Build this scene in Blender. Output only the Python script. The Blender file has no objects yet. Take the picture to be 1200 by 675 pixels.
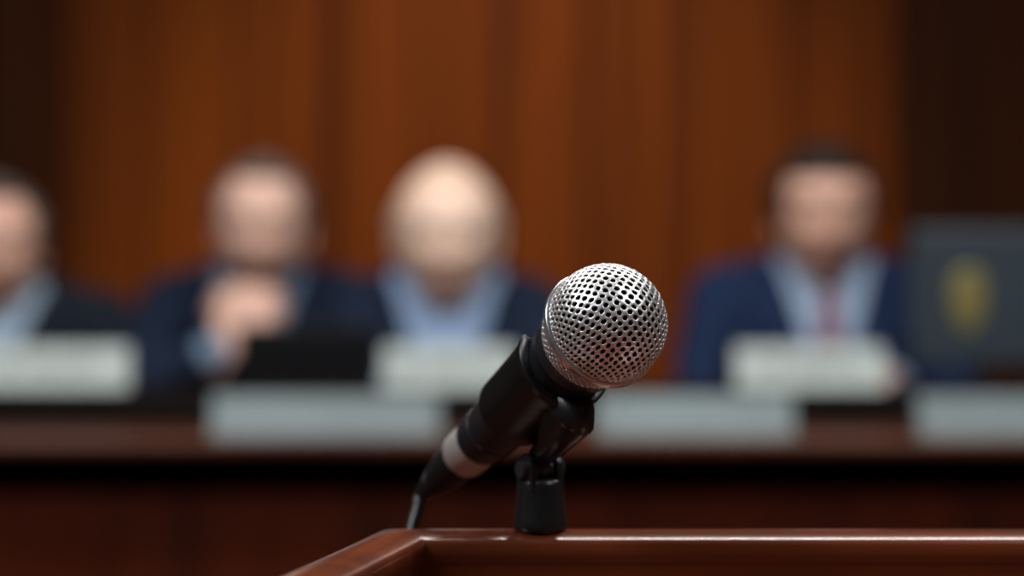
import bpy, bmesh, math, random
from mathutils import Vector, Matrix, Quaternion
from mathutils.bvhtree import BVHTree
random.seed(4)
scene = bpy.context.scene
COL = scene.collection
CZ = 1.22            # camera height
scene.view_settings.view_transform = 'Standard'

# ------------------------------------------------------------------ materials
def srgb(r, g, b):
    def f(c):
        c /= 255.0
        return c/12.92 if c <= 0.04045 else ((c+0.055)/1.055)**2.4
    return (f(r), f(g), f(b), 1)

def mat(name, col, rough=0.5, metal=0.0, noise=0.0, nscale=20, bump=0.0, coat=0.0, sss=0.0, sheen=0.0, spec=0.5):
    m = bpy.data.materials.new(name); m.use_nodes = True
    nt = m.node_tree; b = nt.nodes['Principled BSDF']
    b.inputs['Base Color'].default_value = col
    b.inputs['Roughness'].default_value = rough
    b.inputs['Metallic'].default_value = metal
    b.inputs['Coat Weight'].default_value = coat
    b.inputs['Coat Roughness'].default_value = 0.08
    b.inputs['Specular IOR Level'].default_value = spec
    if sss:
        b.inputs['Subsurface Weight'].default_value = sss
        b.inputs['Subsurface Radius'].default_value = (0.01, 0.004, 0.002)
        b.inputs['Subsurface Scale'].default_value = 1.0
    if sheen:
        b.inputs['Sheen Weight'].default_value = sheen
    tc = nt.nodes.new('ShaderNodeTexCoord')
    n = nt.nodes.new('ShaderNodeTexNoise'); n.inputs['Scale'].default_value = nscale
    n.inputs['Detail'].default_value = 6
    nt.links.new(tc.outputs['Object'], n.inputs['Vector'])
    if noise:
        r = nt.nodes.new('ShaderNodeValToRGB')
        r.color_ramp.elements[0].position = 0.3; r.color_ramp.elements[1].position = 0.7
        r.color_ramp.elements[0].color = tuple(c*(1-noise) for c in col[:3])+(1,)
        r.color_ramp.elements[1].color = tuple(min(1, c*(1+noise)) for c in col[:3])+(1,)
        nt.links.new(n.outputs['Fac'], r.inputs['Fac'])
        nt.links.new(r.outputs['Color'], b.inputs['Base Color'])
    if bump:
        bp = nt.nodes.new('ShaderNodeBump'); bp.inputs['Strength'].default_value = bump
        bp.inputs['Distance'].default_value = 0.001
        nt.links.new(n.outputs['Fac'], bp.inputs['Height'])
        nt.links.new(bp.outputs['Normal'], b.inputs['Normal'])
    return m

def wood(name, c1, c2, scale=(14, 14, 0.7), rough=0.35, coat=0.3, spec=0.5):
    m = bpy.data.materials.new(name); m.use_nodes = True
    nt = m.node_tree; b = nt.nodes['Principled BSDF']
    tc = nt.nodes.new('ShaderNodeTexCoord')
    mp = nt.nodes.new('ShaderNodeMapping'); mp.inputs['Scale'].default_value = scale
    n = nt.nodes.new('ShaderNodeTexNoise'); n.inputs['Scale'].default_value = 1.6
    n.inputs['Detail'].default_value = 8; n.inputs['Distortion'].default_value = 0.8
    r = nt.nodes.new('ShaderNodeValToRGB')
    r.color_ramp.elements[0].position = 0.3; r.color_ramp.elements[0].color = c1
    r.color_ramp.elements[1].position = 0.72; r.color_ramp.elements[1].color = c2
    nt.links.new(tc.outputs['Object'], mp.inputs['Vector'])
    nt.links.new(mp.outputs['Vector'], n.inputs['Vector'])
    nt.links.new(n.outputs['Fac'], r.inputs['Fac'])
    nt.links.new(r.outputs['Color'], b.inputs['Base Color'])
    b.inputs['Roughness'].default_value = rough
    b.inputs['Coat Weight'].default_value = coat
    b.inputs['Coat Roughness'].default_value = 0.12
    b.inputs['Specular IOR Level'].default_value = spec
    return m

def emit(name, col, s):
    m = bpy.data.materials.new(name); m.use_nodes = True
    b = m.node_tree.nodes['Principled BSDF']
    b.inputs['Base Color'].default_value = col
    b.inputs['Emission Color'].default_value = col
    b.inputs['Emission Strength'].default_value = s
    return m

# ------------------------------------------------------------------ helpers
def link(ob, parent=None):
    COL.objects.link(ob)
    if parent: ob.parent = parent
    return ob
def empty(name, loc=(0, 0, 0), parent=None):
    e = bpy.data.objects.new(name, None); e.empty_display_size = 0.05
    e.location = loc
    COL.objects.link(e)
    if parent: e.parent = parent
    return e
def from_bm(bm, name, mats, parent=None, smooth=True, recalc=True):
    if recalc: bmesh.ops.recalc_face_normals(bm, faces=bm.faces[:])
    me = bpy.data.meshes.new(name); bm.to_mesh(me); bm.free()
    if smooth: me.shade_smooth()
    for m in (mats if isinstance(mats, list) else [mats]): me.materials.append(m)
    return link(bpy.data.objects.new(name, me), parent)
TMP = bpy.data.scenes.new('bake_tmp')
def bake(ob):
    tmp = bpy.data.objects.new('tmp', ob.data)
    for md in ob.modifiers:
        k = tmp.modifiers.new(md.name, md.type)
        if md.type == 'REMESH': k.mode = md.mode; k.voxel_size = md.voxel_size; k.use_smooth_shade = True
        if md.type == 'SMOOTH': k.iterations = md.iterations; k.factor = md.factor
    TMP.collection.objects.link(tmp)
    vl = TMP.view_layers[0]; vl.update(); dg = vl.depsgraph
    me = bpy.data.meshes.new_from_object(tmp.evaluated_get(dg))
    ob.modifiers.clear(); ob.data = me
    bpy.data.objects.remove(tmp)
    return ob
def box_bm(bm, x0, x1, y0, y1, z0, z1):
    vs = [bm.verts.new((x, y, z)) for x in (x0, x1) for y in (y0, y1) for z in (z0, z1)]
    for f in ((0,1,3,2),(4,6,7,5),(0,4,5,1),(2,3,7,6),(0,2,6,4),(1,5,7,3)):
        bm.faces.new([vs[i] for i in f])
def box(name, x0, x1, y0, y1, z0, z1, m, parent=None, bev=0.0, seg=2):
    bm = bmesh.new(); box_bm(bm, x0, x1, y0, y1, z0, z1)
    ob = from_bm(bm, name, m, parent, smooth=False)
    if bev:
        md = ob.modifiers.new('b', 'BEVEL'); md.width = bev; md.segments = seg
    return ob
def frame_from(t, ref):
    s = ref - t*ref.dot(t)
    if s.length < 1e-4: s = t.orthogonal()
    s.normalize(); return s, t.cross(s)
def catmull(P, n):
    out = []
    for i in range(len(P)-1):
        p0 = P[max(i-1, 0)]; p1 = P[i]; p2 = P[i+1]; p3 = P[min(i+2, len(P)-1)]
        for k in range(n):
            t = k/n
            out.append([0.5*((2*b)+(-a+c)*t+(2*a-5*b+4*c-d)*t*t+(-a+3*b-3*c+d)*t**3)
                        for a, b, c, d in zip(p0, p1, p2, p3)])
    out.append(list(P[-1])); return out
def tube(bm, pts, rads, seg=16, ref=(1, 0, 0), sub=4, cap=True):
    """smooth tapered tube, one closed rounded surface"""
    P = [list(p)+(list(r) if isinstance(r, (tuple, list)) else [r, r]) for p, r in zip(pts, rads)]
    if sub > 1 and len(P) > 1: P = catmull(P, sub)
    ref = Vector(ref); rings = []
    n = len(P)
    cs = [Vector(p[:3]) for p in P]
    data = []
    for i in range(n):
        t = (cs[min(i+1, n-1)]-cs[max(i-1, 0)]).normalized()
        data.append((cs[i], t, P[i][3], P[i][4]))
    if cap:
        c, t, a, b = data[0]; r = min(a, b)
        data = [(c-t*r*math.sin(q), t, a*math.cos(q), b*math.cos(q)) for q in (1.35, 1.0, 0.6)]+data
        c, t, a, b = data[-1]; r = min(a, b)
        data = data+[(c+t*r*math.sin(q), t, a*math.cos(q), b*math.cos(q)) for q in (0.6, 1.0, 1.35)]
    for c, t, a, b in data:
        s, u = frame_from(t, ref)
        rings.append([bm.verts.new(c+s*(a*math.cos(2*math.pi*k/seg))+u*(b*math.sin(2*math.pi*k/seg))) for k in range(seg)])
    for i in range(len(rings)-1):
        for k in range(seg):
            bm.faces.new((rings[i][k], rings[i][(k+1) % seg], rings[i+1][(k+1) % seg], rings[i+1][k]))
    if cap:
        bm.faces.new(rings[0][::-1]); bm.faces.new(rings[-1])
    return rings
def ellipsoid(bm, c, r, rot=None, seg=16):
    M = Matrix.Translation(c) @ (rot.to_matrix().to_4x4() if rot else Matrix.Identity(4)) @ Matrix.Diagonal((*r, 1))
    bmesh.ops.create_uvsphere(bm, u_segments=seg, v_segments=seg//2+2, radius=1, matrix=M)
def lathe(bm, prof, M, seg=48, close=False):
    rings = []
    for t, r in prof:
        rings.append([bm.verts.new(M @ Vector((r*math.cos(2*math.pi*k/seg), r*math.sin(2*math.pi*k/seg), t))) for k in range(seg)])
    for i in range(len(rings)-1):
        for k in range(seg):
            bm.faces.new((rings[i][k], rings[i][(k+1) % seg], rings[i+1][(k+1) % seg], rings[i+1][k]))
    if close:
        for k in range(seg):
            bm.faces.new((rings[-1][k], rings[-1][(k+1) % seg], rings[0][(k+1) % seg], rings[0][k]))
    else:
        bm.faces.new(rings[0][::-1]); bm.faces.new(rings[-1])
def remesh(ob, vox, smooth=5):
    md = ob.modifiers.new('r', 'REMESH'); md.mode = 'VOXEL'; md.voxel_size = vox
    md.use_smooth_shade = True
    if smooth:
        s = ob.modifiers.new('s', 'SMOOTH'); s.iterations = smooth; s.factor = 0.5
    bake(ob)
    ob.data.shade_smooth()
    return ob

# ------------------------------------------------------------------ room
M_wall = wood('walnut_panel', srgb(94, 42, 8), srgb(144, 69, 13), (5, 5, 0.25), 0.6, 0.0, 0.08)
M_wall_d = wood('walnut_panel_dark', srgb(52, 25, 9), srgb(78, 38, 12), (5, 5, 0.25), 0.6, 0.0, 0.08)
M_batten = wood('batten_wood', srgb(58, 25, 6), srgb(84, 38, 9), (9, 9, 0.4), 0.6, 0.0, 0.08)
M_plaster = mat('plaster', srgb(104, 84, 66), 0.9, noise=0.05)
M_ceil = mat('ceiling_paint', srgb(150, 138, 120), 0.9, noise=0.03)
M_carpet = mat('carpet', srgb(60, 30, 22), 0.95, noise=0.25, nscale=120, bump=0.4, spec=0.1)
WY = 6.2
box('floor', -4, 4, -3.2, 6.5, -0.1, 0, M_carpet)
box('ceiling', -4, 4, -3.2, 6.5, 3.2, 3.3, M_ceil)
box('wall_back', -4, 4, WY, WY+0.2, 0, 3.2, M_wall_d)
box('wall_left', -4.1, -4, -3.2, 6.5, 0, 3.2, M_plaster)
box('wall_right', 4, 4.1, -3.2, 6.5, 0, 3.2, M_plaster)
box('wall_front', -4, 4, -3.3, -3.2, 0, 3.2, M_plaster)
box('stage_platform', -3.99, 3.99, 3.15, WY-0.001, 0.0, 0.14, M_carpet, bev=0.01)
def wx(px, d): return (px-600)/2833*d
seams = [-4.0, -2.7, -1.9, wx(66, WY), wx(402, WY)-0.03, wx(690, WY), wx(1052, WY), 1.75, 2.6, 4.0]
panels = empty('wall_panelling')
for i in range(len(seams)-1):
    a, b = seams[i], seams[i+1]
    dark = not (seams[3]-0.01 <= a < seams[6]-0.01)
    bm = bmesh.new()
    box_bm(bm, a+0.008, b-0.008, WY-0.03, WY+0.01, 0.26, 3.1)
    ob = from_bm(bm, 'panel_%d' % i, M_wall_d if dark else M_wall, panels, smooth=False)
    md = ob.modifiers.new('b', 'BEVEL'); md.width = 0.008; md.segments = 2
for i, s in enumerate(seams[1:-1]):
    w = 0.04 if i in (2,) else 0.014
    box('batten_%d' % i, s-w, s+w, WY-0.036, WY+0.01, 0.26, 3.1, M_batten, panels, bev=0.004)
k = 0
for a, b in ((seams[3], seams[4]), (seams[4], seams[5]), (seams[5], seams[6])):
    for t in (0.33, 0.66):
        s = a+(b-a)*t
        box('groove_strip_%d' % k, s-.007, s+.007, WY-0.032, WY+0.01, 0.26, 3.1, M_batten, panels, bev=0.002); k += 1
box('baseboard_back', -3.99, 3.99, WY-0.045, WY+0.01, 0.14, 0.26, M_batten, bev=0.006)
box('trim_1', -3.99, 3.99, WY-0.06, WY+0.01, 3.1, 3.2, M_batten, bev=0.01)

# ------------------------------------------------------------------ lights
M_em = emit('light_diffuser', (1, 0.95, 0.88, 1), 4)
M_frame = mat('white_metal', (0.7, 0.7, 0.7, 1), 0.4)
def fixture(x, y, w, l, power, col=(1, 0.95, 0.88)):
    e = empty('ceiling_light', (x, y, 3.2))
    bm = bmesh.new(); box_bm(bm, -w/2-.03, w/2+.03, -l/2-.03, l/2+.03, -0.05, 0.0)
    from_bm(bm, 'housing', M_frame, e, smooth=False)
    bm = bmesh.new(); box_bm(bm, -w/2, w/2, -l/2, l/2, -0.056, -0.049)
    from_bm(bm, 'diffuser', M_em, e, smooth=False)
    L = bpy.data.lights.new('lamp', 'AREA'); L.shape = 'RECTANGLE'; L.size = w; L.size_y = l
    L.energy = power; L.color = col
    o = bpy.data.objects.new('lamp', L); link(o, e); o.location = (0, 0, -0.06)
fixture(-1.6, 0.3, 1.2, 0.5, 72, (0.90, 0.95, 1))
fixture(1.5, 0.3, 1.2, 0.5, 38, (0.90, 0.95, 1))
fixture(-0.9, 2.7, 1.3, 0.3, 44, (1, 0.98, 0.96))
fixture(0.9, 2.7, 1.3, 0.3, 44, (1, 0.98, 0.96))
fixture(0, 1.9, 0.5, 0.25, 12)
def spot(x, y, tx, ty, tz, power, size, col=(1, .85, .65), r=0.05, blend=0.8):
    e = empty('ceiling_spotlight', (x, y, 3.2))
    bm = bmesh.new(); lathe(bm, [(-0.09, 0.062), (-0.09, 0.07), (0, 0.07)], Matrix.Identity(4), 32)
    from_bm(bm, 'can', M_frame, e)
    L = bpy.data.lights.new('lamp', 'SPOT'); L.energy = power; L.spot_size = math.radians(size); L.spot_blend = blend
    L.shadow_soft_size = r; L.color = col
    o = bpy.data.objects.new('lamp', L); link(o, e); o.location = (0, 0, -0.12)
    o.rotation_euler = (Vector((tx, ty, tz))-Vector((x, y, 3.08))).to_track_quat('-Z', 'Y').to_euler()
spot(0.0, 4.75, 0.0, 6.2, 1.45, 95, 60, blend=1.0)
w = bpy.data.worlds.new('world'); scene.world = w; w.use_nodes = True
w.node_tree.nodes['Background'].inputs[0].default_value = (0.3, 0.3, 0.32, 1)
w.node_tree.nodes['Background'].inputs[1].default_value = 0.15

# ------------------------------------------------------------------ desk (bench)
M_desk = wood('bench_mahogany', srgb(50, 22, 12), srgb(86, 42, 23), (0.8, 14, 14), 0.4, 0.1, 0.3)
M_deskf = wood('bench_front', srgb(52, 17, 6), srgb(76, 27, 9), (8, 8, 0.6), 0.6, 0.0, 0.08)
M_dark = mat('dark_wood_and_gap_shade', srgb(14, 9, 7), 0.7, noise=0.1, spec=0.1)
DT = CZ-0.208
desk = empty('council_bench')
box('top', -2.6, 2.6, 3.33, 4.12, DT-0.018, DT, M_desk, desk, bev=0.005, seg=3)
box('reveal', -2.5, 2.5, 3.43, 3.46, DT-0.10, DT-0.019, M_dark, desk)  # near-black colour paints in the shade under the overhanging top
box('front', -2.55, 2.55, 3.385, 3.41, 0.141, DT-0.082, M_deskf, desk, bev=0.004)
for i in range(8):
    a = -2.5+i*0.63
    bm = bmesh.new(); box_bm(bm, a+0.05, a+0.58, 3.380, 3.388, 0.25, DT-0.13)
    ob = from_bm(bm, 'raised_panel_%d' % i, M_deskf, desk, smooth=False)
    md = ob.modifiers.new('b', 'BEVEL'); md.width = 0.004; md.segments = 2
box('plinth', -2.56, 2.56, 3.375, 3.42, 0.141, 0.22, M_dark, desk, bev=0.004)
for i, x in enumerate((-2.52, 2.48)):
    box('end_%d' % i, x, x+0.04, 3.42, 4.08, 0.141, DT-0.019, M_deskf, desk)
RZ = CZ-0.1526
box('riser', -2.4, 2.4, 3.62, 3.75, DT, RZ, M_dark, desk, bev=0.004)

# name plates --------------------------------------------------------------
M_card = mat('white_card', srgb(156, 166, 162), 0.6, noise=0.03)
M_card2 = mat('brushed_plate', srgb(90, 104, 106), 0.5, noise=0.22, nscale=5)
M_txt = mat('print_ink', srgb(60, 64, 72), 0.7, noise=0.1)
def tent(name, x0, x1, y, z, h, m, txt=None, dep=0.05):
    bm = bmesh.new()
    prof = [(y-dep/2, z), (y-dep/2+0.002, z+0.004), (y-0.003, z+h), (y+0.003, z+h), (y+dep/2, z)]
    A = [bm.verts.new((x0, p[0], p[1])) for p in prof]
    B = [bm.verts.new((x1, p[0], p[1])) for p in prof]
    bm.faces.new(A); bm.faces.new(B[::-1])
    for i in range(5): bm.faces.new((A[i], B[i], B[(i+1) % 5], A[(i+1) % 5]))
    ob = from_bm(bm, name, m, None, smooth=False)
    if txt:
        c = bpy.data.curves.new('lettering', 'FONT'); c.body = txt; c.size = h*0.42
        c.align_x = 'CENTER'; c.align_y = 'CENTER'; c.extrude = 0.0003
        c.materials.append(M_txt)
        t = bpy.data.objects.new('lettering', c); link(t, ob)
        ang = math.atan2(h, dep/2)
        t.rotation_euler = (ang, 0, 0)
        t.location = ((x0+x1)/2, y-dep/4-0.002, z+h*0.52)
    return ob
d = 3.68
for a, b, s in ((-40, 152, 'MR. HALLAM'), (450, 603, 'MR. ORDWAY'), (862, 1034, 'MR. PRENTIS')):
    tent('name_plate', wx(a, d), wx(b, d), d, RZ+0.0004, 0.064, M_card, s)
d = 3.42
for a, b in ((-330, -60), (250, 515), (698, 928), (1075, 1330)):
    tent('desk_sign', wx(a, d), wx(b, d), d, DT+0.0004, 0.056, M_card2, None, 0.06)

# laptop ---------------------------------------------------------------------
M_blk = mat('black_plastic', srgb(16, 17, 20), 0.4, noise=0.1)
M_scr = mat('screen_glass', srgb(10, 12, 16), 0.1)
def laptop(x0, x1, y, zt):
    e = empty('laptop')
    box('base', x0, x1, y, y+0.17, DT+0.0004, DT+0.014, M_blk, e, bev=0.004)
    hh = zt-DT-0.016
    bm = bmesh.new(); box_bm(bm, x0, x1, -0.004, 0.004, 0, hh)
    ob = from_bm(bm, 'lid', M_blk, e, smooth=False)
    md = ob.modifiers.new('b', 'BEVEL'); md.width = 0.003; md.segments = 2
    ob.location = (0, y-0.001, DT+0.017); ob.rotation_euler = (math.radians(12), 0, 0)
    bm = bmesh.new(); box_bm(bm, x0+.008, x1-.008, 0.004, 0.0046, 0.012, hh-0.008)
    s = from_bm(bm, 'screen', M_scr, e, smooth=False); s.location = ob.location; s.rotation_euler = ob.rotation_euler
    bm = bmesh.new()
    for r in range(5):
        for c in range(12):
            kx = x0+0.014+c*(x1-x0-0.028)/12
            box_bm(bm, kx, kx+(x1-x0-0.028)/12-0.003, y+0.02+r*0.017, y+0.034+r*0.017, DT+0.0135, DT+0.0155)
    from_bm(bm, 'keys', M_scr, e, smooth=False)
laptop(wx(278, 3.8), wx(442, 3.8), 3.82, CZ-0.056)

# monitor ----------------------------------------------------------------------
M_teal = mat('monitor_shell', srgb(34, 46, 54), 0.5, noise=0.08)
M_gold = mat('gold_crest', srgb(108, 98, 50), 0.5, metal=0.0, noise=0.15)
mon = empty('computer_monitor')
mx0 = wx(1068, 3.9); mx1 = mx0+0.46
box('shell', mx0, mx1, 3.90, 3.925, CZ-0.125, CZ+0.098, M_teal, mon, bev=0.008, seg=3)
box('screen', mx0+.012, mx1-.012, 3.9251, 3.9262, CZ-0.11, CZ+0.085, M_scr, mon)
box('neck', (mx0+mx1)/2-.03, (mx0+mx1)/2+.03, 3.915, 3.935, DT+0.008, CZ-0.1, M_blk, mon, bev=0.004)
bm = bmesh.new(); bmesh.ops.create_cone(bm, cap_ends=True, segments=40, radius1=0.10, radius2=0.09, depth=0.012,
    matrix=Matrix.Translation(((mx0+mx1)/2, 3.93, DT+0.0065)))
from_bm(bm, 'foot', M_blk, mon, smooth=False)
bm = bmesh.new()
cx, cz = wx(1135, 3.9), CZ-0.02
pts = []
for k in range(40):
    a = 2*math.pi*k/40
    x = 0.028*math.copysign(abs(math.cos(a))**0.7, math.cos(a)); z = 0.052*math.copysign(abs(math.sin(a))**0.8, math.sin(a))
    if z < 0: x *= (1-(z/0.055)**2*0.6)
    pts.append((cx+x, cz+z))
f1 = [bm.verts.new((x, 3.8995, z)) for x, z in pts]; f2 = [bm.verts.new((cx+(x-cx)*.82, 3.8965, cz+(z-cz)*.84)) for x, z in pts]
bm.faces.new(f2)
for k in range(40): bm.faces.new((f1[k], f1[(k+1) % 40], f2[(k+1) % 40], f2[k]))
from_bm(bm, 'crest', M_gold, mon, smooth=False)

# ------------------------------------------------------------------ people
M_eye = mat('eye_white', srgb(205, 198, 188), 0.25)
M_iris = mat('iris', srgb(50, 40, 30), 0.2)
M_shoe = mat('shoe_leather', srgb(14, 12, 11), 0.3, noise=0.1)
def g(x, s): return math.exp(-(x/s)**2)
def head_def(p, sc):
    """p unit sphere direction, face towards -y"""
    x, y, z = p
    X = x*0.077; Y = y*0.097; Z = z*0.118
    if z > 0:
        k = 1+0.13*math.sin(math.pi*min(1, z))**1.0
        X *= k; Y *= 1+0.06*math.sin(math.pi*z)
    if z < 0.1:
        t = min(1, (0.1-z)/1.1)
        X *= 1-0.24*t**1.6
        if y > 0: Y *= 1-0.50*t**1.2
        else: Y *= 1-0.06*t
    if y < 0:
        front = min(1, -y*1.6)
        X_ = X
        Y += 0.006*front*g(X_, 0.05)
        Y -= 0.006*g(Z-0.030, 0.012)*g(abs(X_)-0.022, 0.022)*front       # brow
        Y += 0.013*g(Z-0.010, 0.013)*g(abs(X_)-0.032, 0.016)*front       # eye sockets
        nz = max(0, min(1, (0.018-Z)/0.045))
        if Z > -0.034: nose = nz**1.0
        else: nose = max(0, 1-(-0.034-Z)/0.008)
        Y -= (0.006+0.022*nose)*g(X_, 0.0085+0.006*nose)*front*(1 if Z < 0.03 and Z > -0.043 else g(Z-0.03, 0.02) if Z >= 0.03 else 0)
        Y -= 0.006*g(Z+0.030, 0.008)*g(abs(X_)-0.014, 0.007)*front       # nostril wings
        Y -= 0.007*g(Z+0.060, 0.006)*g(X_, 0.022)*front                   # lips
        Y -= 0.007*g(Z+0.071, 0.006)*g(X_, 0.019)*front
        Y += 0.003*g(Z+0.0655, 0.002)*g(X_, 0.022)*front
        Y += 0.003*g(Z+0.083, 0.006)*g(X_, 0.02)*front
        Y -= 0.008*g(Z+0.100, 0.014)*g(X_, 0.022)*front                   # chin
        Y -= 0.004*g(Z+0.018, 0.02)*g(abs(X_)-0.042, 0.016)*front        # cheek
    return Vector((X, Y, Z))*sc

def build_head(parent, M, sc, m_skin, m_lip, m_hair, hairline, hair_th):
    bm = bmesh.new(); bmesh.ops.create_icosphere(bm, subdivisions=6, radius=1)
    loc = {}
    for v in bm.verts:
        loc[v] = head_def(v.co, sc)
    for f in bm.faces:
        if f.verts[0].co.y > -0.3: continue
        c = sum((loc[v] for v in f.verts), Vector())/3/sc
        if c.y < -0.06 and -0.077 < c.z < -0.054 and abs(c.x) < 0.025*(1-((c.z+0.0655)/0.014)**2): f.material_index = 1
        if c.y < -0.05 and 0.026 < c.z-0.12*(0.03-abs(abs(c.x)-0.03))*0.6 < 0.034 and 0.014 < abs(c.x) < 0.048 and m_hair: f.material_index = 2
    for v in bm.verts: v.co = M @ loc[v]
    for s in (-1, 1):
        base = Vector((s*0.074, 0.012, 0.0))*sc
        pts = []; rr = []
        for k in range(9):
            a = math.radians(-110+k*33)
            pts.append(M @ (base+Vector((s*0.007*(1+0.4*math.sin(k/8*math.pi)), 0.014*math.cos(a)*1.0+0.004, 0.028*math.sin(a)-0.002*k/8))*sc))
            rr.append((0.0055*sc, 0.0045*sc))
        tube(bm, pts, rr, 8, (0, 0, 1), 3)
        ellipsoid(bm, M @ (base+Vector((s*0.003, 0.004, 0))*sc), (0.006*sc, 0.013*sc, 0.024*sc))
        ellipsoid(bm, M @ (base+Vector((s*0.004, -0.004, -0.027))*sc), (0.005*sc, 0.007*sc, 0.009*sc))
    from_bm(bm, 'head', [m_skin, m_lip, m_hair or m_skin], parent, recalc=True)
    bm = bmesh.new()
    for s in (-1, 1):
        c = M @ (Vector((s*0.031, -0.073, 0.010))*sc)
        ellipsoid(bm, c, (0.0125*sc,)*3)
    n0 = len(bm.faces)
    for s in (-1, 1):
        c = M @ (Vector((s*0.031, -0.0825, 0.009))*sc)
        ellipsoid(bm, c, (0.0055*sc, 0.0035*sc, 0.0055*sc))
    bm.faces.ensure_lookup_table()
    for f in bm.faces[n0:]: f.material_index = 1
    from_bm(bm, 'eyes', [M_eye, M_iris], parent)
    bm = bmesh.new()
    for s in (-1, 1):
        for (dz, arc) in ((0.006, 1), (-0.006, -1)):
            pts = [M @ (Vector((s*0.031+dx, -0.0835+abs(dx)*0.35, 0.010+dz-arc*(dx/0.014)**2*0.005))*sc) for dx in (-0.014, -0.007, 0, 0.007, 0.014)]
            tube(bm, pts, [0.0025*sc]*5, 8, (0, 0, 1), 2)
    from_bm(bm, 'eyelids', m_skin, parent)
    if m_hair and hairline:
        bm = bmesh.new(); bmesh.ops.create_icosphere(bm, subdivisions=5, radius=1)
        kill = []
        for v in bm.verts:
            p = v.co.copy(); q = head_def(p, sc)
            k = hairline(p)
            n = p.normalized()
            wv = 1+0.25*math.sin(p.x*37+p.z*11)*math.sin(p.y*29+p.z*17)
            v.co = M @ (q + n*hair_th*sc*max(-0.25, min(1, k*6))*wv)
            if k < -0.05: kill.append(v)
        bmesh.ops.delete(bm, geom=kill, context='VERTS')
        from_bm(bm, 'hair', m_hair, parent)

def full_hair(p):
    if p.y < 0.12:
        side = max(0, (abs(p.x)-0.72))*2.4
        line = 0.60-(p.y+0.9)*0.05-side*1.6 if p.y < -0.1 else (0.60-side*1.6)*(0.12-p.y)/0.22 - 0.25*(1-(0.12-p.y)/0.22)
        line = max(line, -0.15)
        return p.z-line
    return p.z+0.5
def balding(p):
    # fringe round the sides and back only
    if p.y < -0.05: return -1
    return min(p.z+0.45, 0.42-p.z, (p.y+0.05)*3)
def receding(p):
    k = full_hair(p)
    return min(k, (p.z-0.78)+max(0, p.y)*2+max(0, abs(p.x)-0.55)*2) if p.y < 0.2 else k

def build_hand(parent, wrist, f, n, s, m, curl=(0.5, 0.6, 0.4), name='hand', sc=1.0):
    """f finger direction, n palm normal, s thumb side"""
    f = Vector(f).normalized(); n = Vector(n); n = (n-f*n.dot(f)).normalized()
    sd = f.cross(n)
    if sd.dot(Vector(s)) < 0: sd = -sd
    W = Vector(wrist)
    bm = bmesh.new()
    tube(bm, [W-f*.03, W, W+f*.035*sc, W+f*.07*sc, W+f*.092*sc],
         [(0.027, 0.020), (0.027, 0.019), (0.036*sc, 0.017), (0.042*sc, 0.016), (0.041*sc, 0.013)], 20, sd, 4)
    for off, L, r in ((0.031, 0.072, 0.0092), (0.0105, 0.082, 0.0096), (-0.0105, 0.076, 0.0092), (-0.031, 0.060, 0.0082)):
        p = W+f*(0.085-abs(off)*0.15)*sc+sd*off*sc
        pts = [p]; ang = 0; dirv = f
        for k, (fr, cu) in enumerate(zip((0.45, 0.30, 0.25), curl)):
            ang += cu
            dirv = (f*math.cos(ang)+n*math.sin(ang)+sd*off*1.2).normalized()
            p = p+dirv*L*fr*sc; pts.append(p)
        q = [Vector(pts[0])-f*0.012]+pts
        tube(bm, q, [r*sc, r*sc, r*0.96*sc, r*0.88*sc, r*0.76*sc], 12, sd, 3)
    p = W+f*0.022*sc+sd*0.024*sc
    d1 = (f*0.65+sd*0.70+n*0.25).normalized(); d2 = (f*0.85+sd*0.35+n*0.35).normalized(); d3 = (f*0.95+n*0.3).normalized()
    tube(bm, [p, p+d1*.038*sc, p+d1*.038*sc+d2*.032*sc, p+d1*.038*sc+d2*.032*sc+d3*.024*sc],
         [0.015*sc, 0.0125*sc, 0.0105*sc, 0.0085*sc], 12, n, 3)
    ob = from_bm(bm, name, m, parent)
    remesh(ob, 0.0028, 3)
    return ob

def project_patch(bvh, outline, off, name, m, parent, nx=1):
    bm = bmesh.new(); rows = []
    N = 6
    for (a, b) in outline:
        row = []
        for k in range(N+1):
            x = a[0]+(b[0]-a[0])*k/N; z = a[1]+(b[1]-a[1])*k/N
            hit = bvh.ray_cast(Vector((x, -1.5, z)), Vector((0, 1, 0)))
            y = hit[0].y if hit[0] else 0
            row.append(bm.verts.new((x, y-off, z)))
        rows.append(row)
    for i in range(len(rows)-1):
        for k in range(N):
            bm.faces.new((rows[i][k], rows[i][k+1], rows[i+1][k+1], rows[i+1][k]))
    ob = from_bm(bm, name, m, parent)
    md = ob.modifiers.new('s', 'SOLIDIFY'); md.thickness = 0.004; md.offset = 0
    md = ob.modifiers.new('ss', 'SUBSURF'); md.levels = 1; md.render_levels = 1
    return ob

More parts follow.
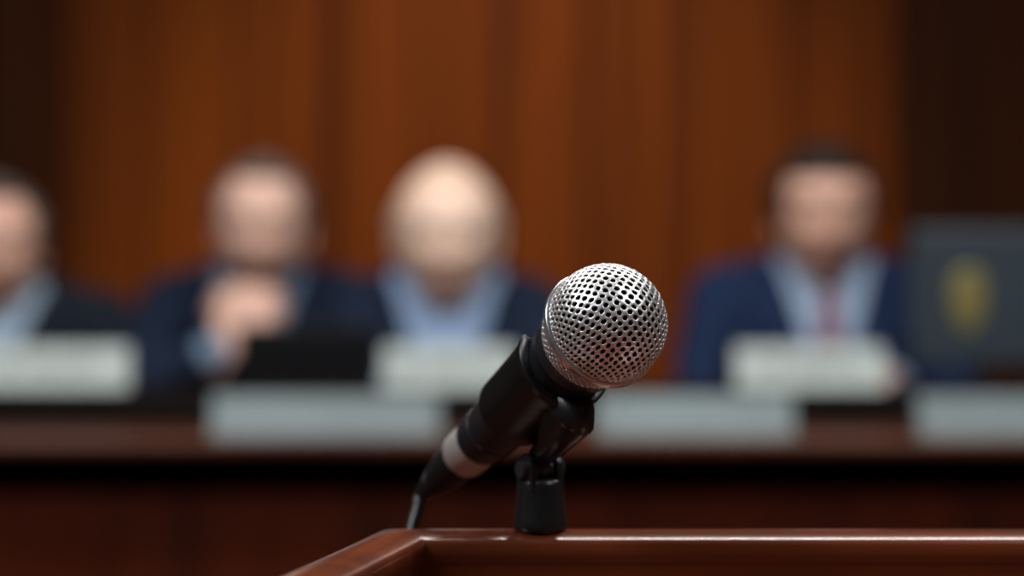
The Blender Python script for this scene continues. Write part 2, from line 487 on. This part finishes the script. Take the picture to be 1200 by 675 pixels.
def man(x, y, hx, hy, hz, hsc, skin, hair, hairline, hair_th, suit, shirt, tie, arms, sz, sw=0.185, vw=0.075, hrot=(0, 0, 0), vz=0.98, pel=0.05):
    e = empty('seated_man', (x, y, 0))
    m_skin = mat('skin', skin, 0.5, noise=0.06, nscale=30, sss=0.15)
    m_lip = mat('lips', tuple(c*k for c, k in zip(skin[:3], (0.8, 0.55, 0.55)))+(1,), 0.4)
    m_hair = mat('hair', hair, 0.7, noise=0.35, nscale=160, bump=0.5, spec=0.2)
    m_suit = mat('suit_wool', suit, 0.85, noise=0.12, nscale=200, bump=0.2, sheen=0.0, spec=0.2)
    m_shirt = mat('shirt_cotton', shirt, 0.8, noise=0.04, nscale=60)
    m_tie = mat('tie_silk', tie or shirt, 0.45, noise=0.2, nscale=90)
    bm = bmesh.new()
    tube(bm, [(0, pel+.03, .69), (0, pel+.03, .80), (0, pel*.8+.01, .94), (0, .015, sz-.10), (0, .0, sz-.02), (0, 0.0, sz+.03), (0, -.005, sz+.055)],
         [(.175, .13), (.168, .13), (.175, .128), (sw-.005, .12), (sw-.02, .098), (.105, .075), (.068, .062)], 32, (1, 0, 0), 5)
    tube(bm, [(-sw, 0.01, sz), (-sw*.5, 0.005, sz+.022), (0, 0, sz+.03), (sw*.5, 0.005, sz+.022), (sw, 0.01, sz)],
         [.056, .058, .058, .058, .056], 18, (0, 0, 1), 4)
    for a in arms:
        S, E, Wv = Vector(a['s']), Vector(a['e']), Vector(a['w'])
        tube(bm, [S, S.lerp(E, .35), S.lerp(E, .75), E, E.lerp(Wv, .3), E.lerp(Wv, .7), Wv],
             [.060, .057, .050, .046, .044, .037, .031], 18, (0, 0, 1), 4)
    for s in (-1, 1):
        tube(bm, [(s*.09, pel+.06, .70), (s*.10, -.12, .71), (s*.11, -.33, .69)], [.088, .08, .062], 18, (1, 0, 0), 4)
        tube(bm, [(s*.11, -.33, .685), (s*.11, -.35, .50), (s*.11, -.34, .25)], [.062, .056, .042], 18, (1, 0, 0), 4)
    ob = from_bm(bm, 'suit_body', [m_suit, m_shirt], e)
    remesh(ob, 0.0095, 6)
    for v in ob.data.vertices:
        c = v.co; nrm = v.normal
        w_ = 0.0025*math.sin(c.z*75+c.x*30+math.sin(c.y*40))*math.sin(c.x*23+c.y*31)
        v.co = c+nrm*w_
    ztop = sz+0.055
    def vhalf(z): return max(0, vw*(z-vz)/(ztop-vz)) if z < ztop else vw
    for p in ob.data.polygons:
        c = p.center
        if c.z < vz: continue
        if (p.normal.y < -0.05 and abs(c.x) < vhalf(c.z) and c.y < -0.02) or (c.z > ztop and math.hypot(c.x, c.y) < 0.062):
            p.material_index = 1
    bvh = BVHTree.FromPolygons([v.co for v in ob.data.vertices], [p.vertices for p in ob.data.polygons])
    zt = sz+0.05
    for s in (-1, 1):
        rungs = []
        for k in range(9):
            z = vz-0.01+(zt-vz+0.01)*k/8
            inn = vhalf(z)*0.97; wd = 0.012+0.042*math.sin(min(1, k/6.5)*math.pi*0.62) * (0.75 if k > 7 else 1)
            rungs.append(((s*inn, z), (s*(inn+wd), z-0.006+0.01*(k == 6))))
        project_patch(bvh, rungs, 0.005, 'lapel', m_suit, e)
        project_patch(bvh, [((s*.006, sz+.045), (s*.045, sz+.052)), ((s*.012, sz+.03), (s*.05, sz+.04)), ((s*.026, sz+.0), (s*.034, sz+.008))], 0.008, 'collar_leaf', m_shirt, e)
    if tie:
        rungs = [((-.016, sz+.042), (.016, sz+.042)), ((-.011, sz+.018), (.011, sz+.018)), ((-.014, sz+.012), (.014, sz+.012)), ((-.022, sz-.06), (.022, sz-.06)), ((-.030, vz+.0), (.030, vz+.0)), ((-.03, vz-.02), (.03, vz-.02))]
        project_patch(bvh, rungs, 0.009, 'tie', m_tie, e)
    bm = bmesh.new()
    for z in (vz-0.02, vz-0.11):
        hit = bvh.ray_cast(Vector((0.004, -1.5, z)), Vector((0, 1, 0)))
        if hit[0]: ellipsoid(bm, Vector((0.004, hit[0].y-0.002, z)), (0.009, 0.004, 0.009))
    from_bm(bm, 'buttons', M_blk, e)
    hb = Vector((hx-x, hy-y, hz))
    R = Matrix.Rotation(math.radians(hrot[2]), 4, 'Z') @ Matrix.Rotation(math.radians(hrot[0]), 4, 'X') @ Matrix.Rotation(math.radians(hrot[1]), 4, 'Y')
    M = Matrix.Translation(hb) @ R
    nb = M @ Vector((0, 0.03, -0.05))
    bm = bmesh.new()
    tube(bm, [(0, 0, sz), (hb.x*.4, hb.y*.3+.01, sz+.06), tuple(nb)], [.058, .056, .056], 20, (1, 0, 0), 5)
    from_bm(bm, 'neck', m_skin, e)
    bm = bmesh.new()
    rings = tube(bm, [(0, .0, sz+.035), (hb.x*.2, .002+hb.y*.1, sz+.06), (hb.x*.35, .006+hb.y*.22, sz+.078)], [(.070, .068), (.065, .063), (.061, .060)], 24, (1, 0, 0), 3, cap=False)
    c = from_bm(bm, 'collar', m_shirt, e); md = c.modifiers.new('s', 'SOLIDIFY'); md.thickness = 0.004
    build_head(e, M, hsc, m_skin, m_lip, m_hair, hairline, hair_th)
    for a in arms:
        S, E, Wv = Vector(a['s']), Vector(a['e']), Vector(a['w'])
        dr = (Wv-E).normalized()
        bm = bmesh.new(); tube(bm, [Wv-dr*.01, Wv+dr*.018, Wv+dr*.022], [.030, .031, .029], 20, (0, 0, 1), 2)
        from_bm(bm, 'shirt_cuff', m_shirt, e)
        build_hand(e, Wv+dr*.035, a['f'], a['n'], a['t'], m_skin, a.get('c', (0.25, 0.3, 0.25)), 'hand', 1.0)
    bm = bmesh.new()
    for s in (-1, 1):
        tube(bm, [(s*.11, -.31, .195), (s*.11, -.38, .185), (s*.115, -.47, .175), (s*.117, -.53, .17)], [(.040, .048), (.044, .042), (.047, .030), (.038, .022)], 18, (1, 0, 0), 4)
        tube(bm, [(s*.11, -.34, .22), (s*.11, -.34, .27)], [.045, .043], 16, (1, 0, 0), 1)
        box_bm(bm, s*.115-.042, s*.115+.042, -.55, -.285, .141, .158)
    from_bm(bm, 'shoes', M_shoe, e)
    return e

M_leather = mat('chair_leather', srgb(20, 18, 20), 0.45, noise=0.15, nscale=60, bump=0.3)
M_chrome = mat('chrome', (0.5, 0.5, 0.52, 1), 0.2, metal=1, noise=0.05)
def chair(x, y, w=0.2, top=1.02):
    e = empty('office_chair', (x, y, 0))
    bm = bmesh.new()
    box_bm(bm, -w, w, -0.22, 0.22, 0.53, 0.61)
    o = from_bm(bm, 'seat', M_leather, e); md = o.modifiers.new('b', 'BEVEL'); md.width = .03; md.segments = 4
    bm = bmesh.new()
    rings = []
    for k in range(9):
        z = 0.60+(top-0.60)*k/8; yy = 0.235+0.05*(k/8)**1.5; hw = w*(1-0.12*(k/8)**2)
        row = []
        for j in range(9):
            t = j/8*2-1
            row.append(bm.verts.new((hw*t, yy-0.03*t*t, z)))
        rings.append(row)
    for i in range(8):
        for j in range(8): bm.faces.new((rings[i][j], rings[i][j+1], rings[i+1][j+1], rings[i+1][j]))
    o = from_bm(bm, 'backrest', M_leather, e); md = o.modifiers.new('s', 'SOLIDIFY'); md.thickness = .045; md.offset = 1
    md = o.modifiers.new('b', 'SUBSURF'); md.levels = 2; md.render_levels = 2
    bm = bmesh.new()
    lathe(bm, [(.22, .025), (.36, .025), (.37, .016), (.53, .016), (.535, .06)], Matrix.Identity(4), 20)
    for k in range(5):
        a = 2*math.pi*k/5+.3
        tube(bm, [(0, 0, .235), (.12*math.cos(a), .12*math.sin(a), .225), (.25*math.cos(a), .25*math.sin(a), .205)], [(.018, .014), (.016, .012), (.012, .010)], 12, (0, 0, 1), 2)
        ellipsoid(bm, (.25*math.cos(a), .25*math.sin(a), .169), (.022, .022, .028))
    from_bm(bm, 'pedestal', M_chrome, e)
    return e

SK = srgb(202, 156, 136)
def arm_desk(s, sw, sz, wy=-0.33, wxo=.06, ex=.25):
    hand_in = Vector((-s*0.45, -0.9, -0.02))
    return dict(s=(s*sw, 0.01, sz), e=(s*ex, -.10, .955), w=(s*wxo+s*.02, wy, DT+.043), f=hand_in, n=(0, -.1, -1), t=(-s, 0, 0), c=(0.12, 0.2, 0.2))
def hzf(py, d): return CZ+(337.5-py)/2833*d
# man 4 (right)
sz = hzf(252, 4.33)-.148
sx = wx(965, 4.38)
man(sx, 4.40, wx(964, 4.33), 4.33, hzf(255, 4.33), 1.06, SK, srgb(40, 30, 24), full_hair, 0.012, srgb(20, 36, 66), srgb(150, 170, 196), srgb(110, 48, 66),
    [arm_desk(-1, .187, sz), arm_desk(1, .187, sz)], sz, sw=.187, vw=.085, hrot=(4, 0, 0))
chair(sx, 4.42)
# man 3 (bald, white hair)
sz = hzf(265, 4.2)-.148
sx = wx(523, 4.25)
man(sx, 4.27, wx(524, 4.2), 4.19, hzf(277, 4.2), 1.10, srgb(226, 192, 170), srgb(215, 205, 190), balding, 0.008, srgb(18, 30, 50), srgb(136, 160, 194), None,
    [arm_desk(-1, .15, sz, -.24, .06, .175), arm_desk(1, .15, sz, -.24, .06, .20)], sz, sw=.157, vw=.098, hrot=(5, 0, 0), vz=.93)
chair(sx, 4.30, .185, .98)
# man 2 (hands clasped at the chin)
sz = hzf(262, 4.36)-.148
sx = wx(305, 4.45)
A2 = []
for s in (-1, 1):
    A2.append(dict(s=(s*.172, 0.01, sz), e=(s*.15 if s > 0 else s*.18, -.33, DT+.052), w=(s*.068, -.300+.012*s, DT+.090),
                   f=(-s*0.60, 0.0, 0.78), n=(-s*.35, 0.9, -.2), t=(s*.6, 0, .8), c=(0.35, 0.7, 0.6)))
man(sx, 4.48, wx(307, 4.36), 4.36, hzf(267, 4.36), 1.03, srgb(212, 170, 152), srgb(90, 80, 72), receding, 0.007, srgb(16, 28, 48), srgb(100, 125, 150), None,
    A2, sz, sw=.175, vw=.085, hrot=(8, 3, 0), pel=.08)
chair(sx, 4.53)
# man 1 (left, cropped)
sz = hzf(282, 4.35)-.148
sx = wx(0, 4.4)
man(sx, 4.40, wx(-4, 4.35), 4.34, hzf(292, 4.35), 1.02, SK, srgb(76, 68, 62), receding, 0.009, srgb(14, 22, 34), srgb(140, 160, 180), None,
    [arm_desk(-1, .187, sz), arm_desk(1, .187, sz)], sz, sw=.18, vw=.09, hrot=(4, 0, 12))
chair(sx, 4.42)

# ------------------------------------------------------------------ lectern
M_lect = wood('lectern_mahogany', srgb(68, 28, 13), srgb(112, 52, 26), (3, 14, 30), 0.25, 0.7, 0.4)
M_lect2 = wood('lectern_body', srgb(50, 20, 11), srgb(84, 36, 20), (14, 14, 0.8), 0.3, 0.4)
lect = empty('lectern')
H = CZ-0.1089
path = [(-0.142, 0.55), (-0.0505, 1.09), (0.56, 1.09), (0.66, 0.55)]
HW = 0.0145
prof = []
for k in range(17):
    a = math.pi*k/16
    prof.append((-HW*math.cos(a), H-0.007+0.007*math.sin(a)**0.8))
prof = [(-HW+.003, H-0.055), (-HW+.003, H-0.024), (-HW, H-0.018)]+prof+[(HW, H-0.011), (HW-.0015, H-0.0135), (HW-.0015, H-0.055)]
bm = bmesh.new()
n = len(path); cols = []
for i in range(n):
    p = Vector(path[i]); a = (Vector(path[(i+1) % n])-p).normalized(); b = (p-Vector(path[i-1])).normalized()
    na = Vector((a.y, -a.x)); nb_ = Vector((b.y, -b.x))
    mm = (na+nb_).normalized(); k = 1/mm.dot(na)
    cols.append([bm.verts.new((p.x+mm.x*o*k, p.y+mm.y*o*k, z)) for o, z in prof])
for i in range(n):
    j = (i+1) % n
    for k in range(len(prof)):
        l = (k+1) % len(prof)
        bm.faces.new((cols[i][k], cols[i][l], cols[j][l], cols[j][k]))
rim = from_bm(bm, 'rim', M_lect, lect)
md = rim.modifiers.new('es', 'EDGE_SPLIT'); md.split_angle = math.radians(38)
def prism(name, pts, z0, z1, m):
    bm = bmesh.new()
    A = [bm.verts.new((a, b, z0)) for a, b in pts]; B = [bm.verts.new((a, b, z1)) for a, b in pts]
    bm.faces.new(A[::-1]); bm.faces.new(B)
    for i in range(len(pts)): bm.faces.new((A[i], A[(i+1) % len(pts)], B[(i+1) % len(pts)], B[i]))
    return from_bm(bm, name, m, lect, smooth=False)
prism('top_board', path, H-0.075, H-0.045, M_lect)
cx_, cy_ = 0.255, 0.82
prism('column', [(cx_+(a-cx_)*.82, cy_+(b-cy_)*.82) for a, b in path], 0.10, H-0.074, M_lect2)
prism('foot', [(cx_+(a-cx_)*1.0, cy_+(b-cy_)*1.0) for a, b in path], 0.0, 0.101, M_lect)

# ------------------------------------------------------------------ microphone
mic = empty('microphone')
BC = Vector((0.0404, 1.03, CZ-0.01545))
TL = Vector((-52/2833*1.1355, 1.1355, CZ-192.5/2833*1.1355))
u = (BC-TL).normalized()
sx_, ux_ = frame_from(u, Vector((0, 0, 1)))     # sx_ = 'up' perpendicular
M = Matrix((( sx_.x, ux_.x, u.x, BC.x), (sx_.y, ux_.y, u.y, BC.y), (sx_.z, ux_.z, u.z, BC.z), (0, 0, 0, 1)))
def ax(t): return BC+u*t
M_wire = mat('grille_wire', (0.70, 0.69, 0.68, 1), 0.36, metal=0.8, noise=0.14, nscale=900)
M_band = mat('grille_band', (0.78, 0.79, 0.82, 1), 0.22, metal=0.9, noise=0.04)
M_foam = mat('grille_foam', srgb(7, 6, 6), 0.95, noise=0.3, nscale=900, bump=0.5, spec=0.05)
M_body = mat('mic_enamel', srgb(38, 39, 42), 0.30, metal=0.2, noise=0.08, nscale=1500, bump=0.12)
M_clip = mat('clip_rubber', srgb(16, 17, 19), 0.30, noise=0.1, nscale=500)
M_silver = mat('connector_nickel', (0.78, 0.74, 0.68, 1), 0.35, metal=0.7, noise=0.05)
M_cable = mat('cable_rubber', srgb(16, 17, 19), 0.4, noise=0.1, nscale=400)
R = 0.0255
TB = -0.0055                                   # axial position of the metal band
s_ = 0.00335; RM = R*(math.pi/2+0.20)
bm = bmesh.new(); grid = {}
def gv(i, j):
    if (i, j) in grid: return grid[(i, j)]
    a = (i-j)*s_/math.sqrt(2)*0.95; b = (i+j)*s_/math.sqrt(2)*1.0
    a += 0.0006*math.sin(b*160)+random.uniform(-1, 1)*0.00028; b += 0.0005*math.sin(a*190)+random.uniform(-1, 1)*0.00028
    r = math.hypot(a, b); ph = math.atan2(b, a)
    r2 = min(r, RM); th = r2/R
    rad = R+(0.00032 if (i+j) % 2 else -0.00016)
    z = rad*math.cos(th)
    v = bm.verts.new(M @ Vector((rad*math.sin(th)*math.cos(ph), rad*math.sin(th)*math.sin(ph), z)))
    grid[(i, j)] = v
    return v
N = 24
def rr_(i, j): return math.hypot((i-j)*s_/math.sqrt(2)*.95, (i+j)*s_/math.sqrt(2))
for i in range(-N, N):
    for j in range(-N, N):
        cs = [(i, j), (i+1, j), (i+1, j+1), (i, j+1)]
        if sum(1 for c in cs if rr_(*c) < RM) >= 2:
            vs = [gv(*c) for c in cs]
            f = bm.faces.new(vs)
bad = [f for f in bm.faces if f.calc_area() < 0.4e-6]
bmesh.ops.delete(bm, geom=bad, context='FACES')
def grille(bm, name, th):
    bmesh.ops.recalc_face_normals(bm, faces=bm.faces[:])
    res = bmesh.ops.inset_individual(bm, faces=bm.faces[:], thickness=th, use_even_offset=True)
    inner = set(bm.faces[:])-set(res['faces'])
    bmesh.ops.delete(bm, geom=list(inner), context='FACES')
    ob = from_bm(bm, name, M_wire, mic, recalc=False)
    md = ob.modifiers.new('so', 'SOLIDIFY'); md.thickness = 0.0008; md.offset = 0
    md = ob.modifiers.new('ss', 'SUBSURF'); md.levels = 2; md.render_levels = 2
    return ob
grille(bm, 'grille_dome', 0.00042)
bm = bmesh.new(); rows = []
def rlow(t): return math.sqrt(0.0255**2-(t*0.75)**2)
NR, NC = 7, 50
for k in range(NR+1):
    t = TB-0.0005-(0.0215+TB)*k/NR
    rows.append([bm.verts.new(M @ Vector((rlow(t)*math.cos(2*math.pi*(c+0.5*k)/NC), rlow(t)*math.sin(2*math.pi*(c+0.5*k)/NC), t))) for c in range(NC)])
for k in range(NR):
    for c in range(NC):
        bm.faces.new((rows[k][c], rows[k][(c+1) % NC], rows[k+1][(c+1) % NC], rows[k+1][c]))
grille(bm, 'grille_basket', 0.00036)
bm = bmesh.new()
prof_f = [(-0.0215, 0.0170)]+[(-0.0215+0.0215*k/6, rlow(-0.0215+0.0215*k/6)-0.0022) for k in range(7)]
prof_f += [(0.0231*math.sin(a), 0.0231*math.cos(a)) for a in (0.2, .4, .6, .8, 1.0, 1.2, 1.4, 1.54)]
lathe(bm, prof_f, M, 48); from_bm(bm, 'foam_liner', M_foam, mic)
bm = bmesh.new()
lathe(bm, [(TB+t, r) for t, r in [(-0.0026, 0.0242), (-0.0026, 0.0257), (-0.0020, 0.0266), (0.0010, 0.0269), (0.0017, 0.0262), (0.0018, 0.0244)]], M, 72, close=True)
o = from_bm(bm, 'grille_band', M_band, mic)
md = o.modifiers.new('es', 'EDGE_SPLIT'); md.split_angle = math.radians(50)
bm = bmesh.new()
lathe(bm, [(-0.0205, 0.0192), (-0.0205, 0.0206), (-0.0215, 0.0211), (-0.0235, 0.0209), (-0.0240, 0.0203), (-0.0275, 0.0201), (-0.0282, 0.0194),
           (-0.0330, 0.0189), (-0.0345, 0.0182), (-0.060, 0.0164), (-0.090, 0.0146), (-0.108, 0.0136), (-0.1085, 0.0131), (-0.1095, 0.0131), (-0.110, 0.0135),
           (-0.122, 0.0129), (-0.1235, 0.0122), (-0.1236, 0.010)], M, 64)
o = from_bm(bm, 'handle', M_body, mic); md = o.modifiers.new('es', 'EDGE_SPLIT'); md.split_angle = math.radians(40)
bm = bmesh.new()
lathe(bm, [(-0.1233, 0.0110), (-0.1236, 0.0119), (-0.1245, 0.0121), (-0.1395, 0.0117), (-0.1405, 0.0112), (-0.1406, 0.008)], M, 48)
o = from_bm(bm, 'connector_ring', M_silver, mic); md = o.modifiers.new('es', 'EDGE_SPLIT'); md.split_angle = math.radians(50)
bm = bmesh.new()
lathe(bm, [(-0.1400, 0.008), (-0.1403, 0.0098), (-0.142, 0.0101), (-0.158, 0.0096), (-0.1585, 0.0088), (-0.1605, 0.0088), (-0.161, 0.0090), (-0.168, 0.0078),
           (-0.1685, 0.0068), (-0.1705, 0.0068), (-0.171, 0.0072), (-0.178, 0.0055), (-0.184, 0.0042)], M, 40)
o = from_bm(bm, 'cable_plug', M_cable, mic); md = o.modifiers.new('es', 'EDGE_SPLIT'); md.split_angle = math.radians(45)
c0 = ax(-0.178); c1 = ax(-0.190)
def P(px, py, dd): return Vector((wx(px, dd), dd, CZ+(337.5-py)/2833*dd))
bm = bmesh.new()
tube(bm, [c0, c1, P(490, 594, 1.172), P(482, 624, 1.165), P(476, 665, 1.160), P(472, 760, 1.162), P(470, 950, 1.165), (-0.03, 1.17, 0.5), (0.0, 1.2, 0.15), (0.08, 1.28, 0.006), (0.5, 1.5, 0.006), (1.6, 1.4, 0.006)],
     [0.0031]*12, 14, (1, 0, 0), 8)
from_bm(bm, 'cable', M_cable, mic)

# clip / holder
clip = empty('microphone_clip', parent=mic)
bm = bmesh.new()
half = math.radians(130)
T = [(-0.038, 0.0042), (-0.041, 0.0045), (-0.047, 0.0034), (-0.060, 0.0031), (-0.075, 0.0031), (-0.085, 0.0033), (-0.0885, 0.0031)]
outer, inner = [], []
NA = 40
for t, thk in T:
    rb = 0.0176+(t+0.040)*0.062+0.0002
    ro, ri = [], []
    for k in range(NA+1):
        a = math.pi-half+2*half*k/NA
        ro.append(bm.verts.new(M @ Vector(((rb+thk)*math.cos(a), (rb+thk)*math.sin(a), t))))
        ri.append(bm.verts.new(M @ Vector((rb*math.cos(a), rb*math.sin(a), t))))
    outer.append(ro); inner.append(ri)
for i in range(len(T)-1):
    for k in range(NA):
        bm.faces.new((outer[i][k], outer[i][k+1], outer[i+1][k+1], outer[i+1][k]))
        bm.faces.new((inner[i][k], inner[i+1][k], inner[i+1][k+1], inner[i][k+1]))
    for k in (0, NA):
        bm.faces.new((outer[i][k], outer[i+1][k], inner[i+1][k], inner[i][k]))
for i in (0, len(T)-1):
    for k in range(NA): bm.faces.new((outer[i][k], outer[i][k+1], inner[i][k+1], inner[i][k]))
o = from_bm(bm, 'sleeve', M_clip, clip)
md = o.modifiers.new('b', 'BEVEL'); md.width = 0.0007; md.segments = 2; md.limit_method = 'ANGLE'
BX, BY = 0.0127, 1.090
pivot = Vector((BX, BY, CZ-0.0815))
hd = Vector((u.x, u.y, 0)).normalized(); pv = Vector((-hd.y, hd.x, 0))
bm = bmesh.new()
top2 = ax(-0.055)-sx_*0.0175
tube(bm, [top2+u*0.010, top2-sx_*0.004, (top2-sx_*0.004).lerp(pivot, .45), pivot+Vector((0, 0, .006)), pivot],
     [(0.0110, 0.019), (0.0085, 0.0140), (0.0058, 0.0080), (0.0050, 0.0064), (0.0050, 0.0062)], 20, pv, 5)
from_bm(bm, 'stem', M_clip, clip)
bm = bmesh.new()
Mb = Matrix.Translation((BX, BY, 0))
zb = H-0.0006
lathe(bm, [(zb, 0.0112), (zb+0.0015, 0.0120), (zb+0.005, 0.0117), (zb+0.0065, 0.0113), (zb+0.019, 0.0104), (zb+0.0225, 0.0098), (zb+0.0238, 0.0080)], Mb, 40)
for s in (-1, 1):
    c = pivot+pv*s*0.0068
    pts = []
    for k in range(13):
        a = math.pi*k/12
        pts.append((0.0066*math.cos(a), 0.0066*math.sin(a)+0.001))
    pts += [(-0.0076, -0.0105), (0.0076, -0.0105)]
    A = [bm.verts.new(c+hd*p+Vector((0, 0, q))-pv*0.0017) for p, q in pts]
    B = [bm.verts.new(c+hd*p+Vector((0, 0, q))+pv*0.0017) for p, q in pts]
    bm.faces.new(A); bm.faces.new(B[::-1])
    for i in range(len(pts)): bm.faces.new((A[i], A[(i+1) % len(pts)], B[(i+1) % len(pts)], B[i]))
o = from_bm(bm, 'base_fork', M_clip, clip)
md = o.modifiers.new('b', 'BEVEL'); md.width = 0.0006; md.segments = 2; md.limit_method = 'ANGLE'
md = o.modifiers.new('es', 'EDGE_SPLIT'); md.split_angle = math.radians(40)
bm = bmesh.new()
q = pv.to_track_quat('Z', 'Y').to_matrix().to_4x4()
lathe(bm, [(-0.0110, 0.0028), (-0.0110, 0.0038), (-0.0100, 0.0043), (-0.0080, 0.0043), (0.0080, 0.0043), (0.0100, 0.0043), (0.0110, 0.0038), (0.0110, 0.0028)], Matrix.Translation(pivot) @ q, 24)
o = from_bm(bm, 'pivot_screw', M_body, clip); md = o.modifiers.new('es', 'EDGE_SPLIT'); md.split_angle = math.radians(40)

bpy.data.scenes.remove(TMP)
# ------------------------------------------------------------------ camera
cam = bpy.data.cameras.new('camera'); cam.lens = 85; cam.sensor_width = 36
cam.clip_start = 0.02
co = bpy.data.objects.new('camera', cam); COL.objects.link(co)
co.location = (0, 0, CZ); co.rotation_euler = (math.radians(90), 0, 0)
cam.dof.use_dof = True; cam.dof.focus_distance = 1.012; cam.dof.aperture_fstop = 4.0
scene.camera = co
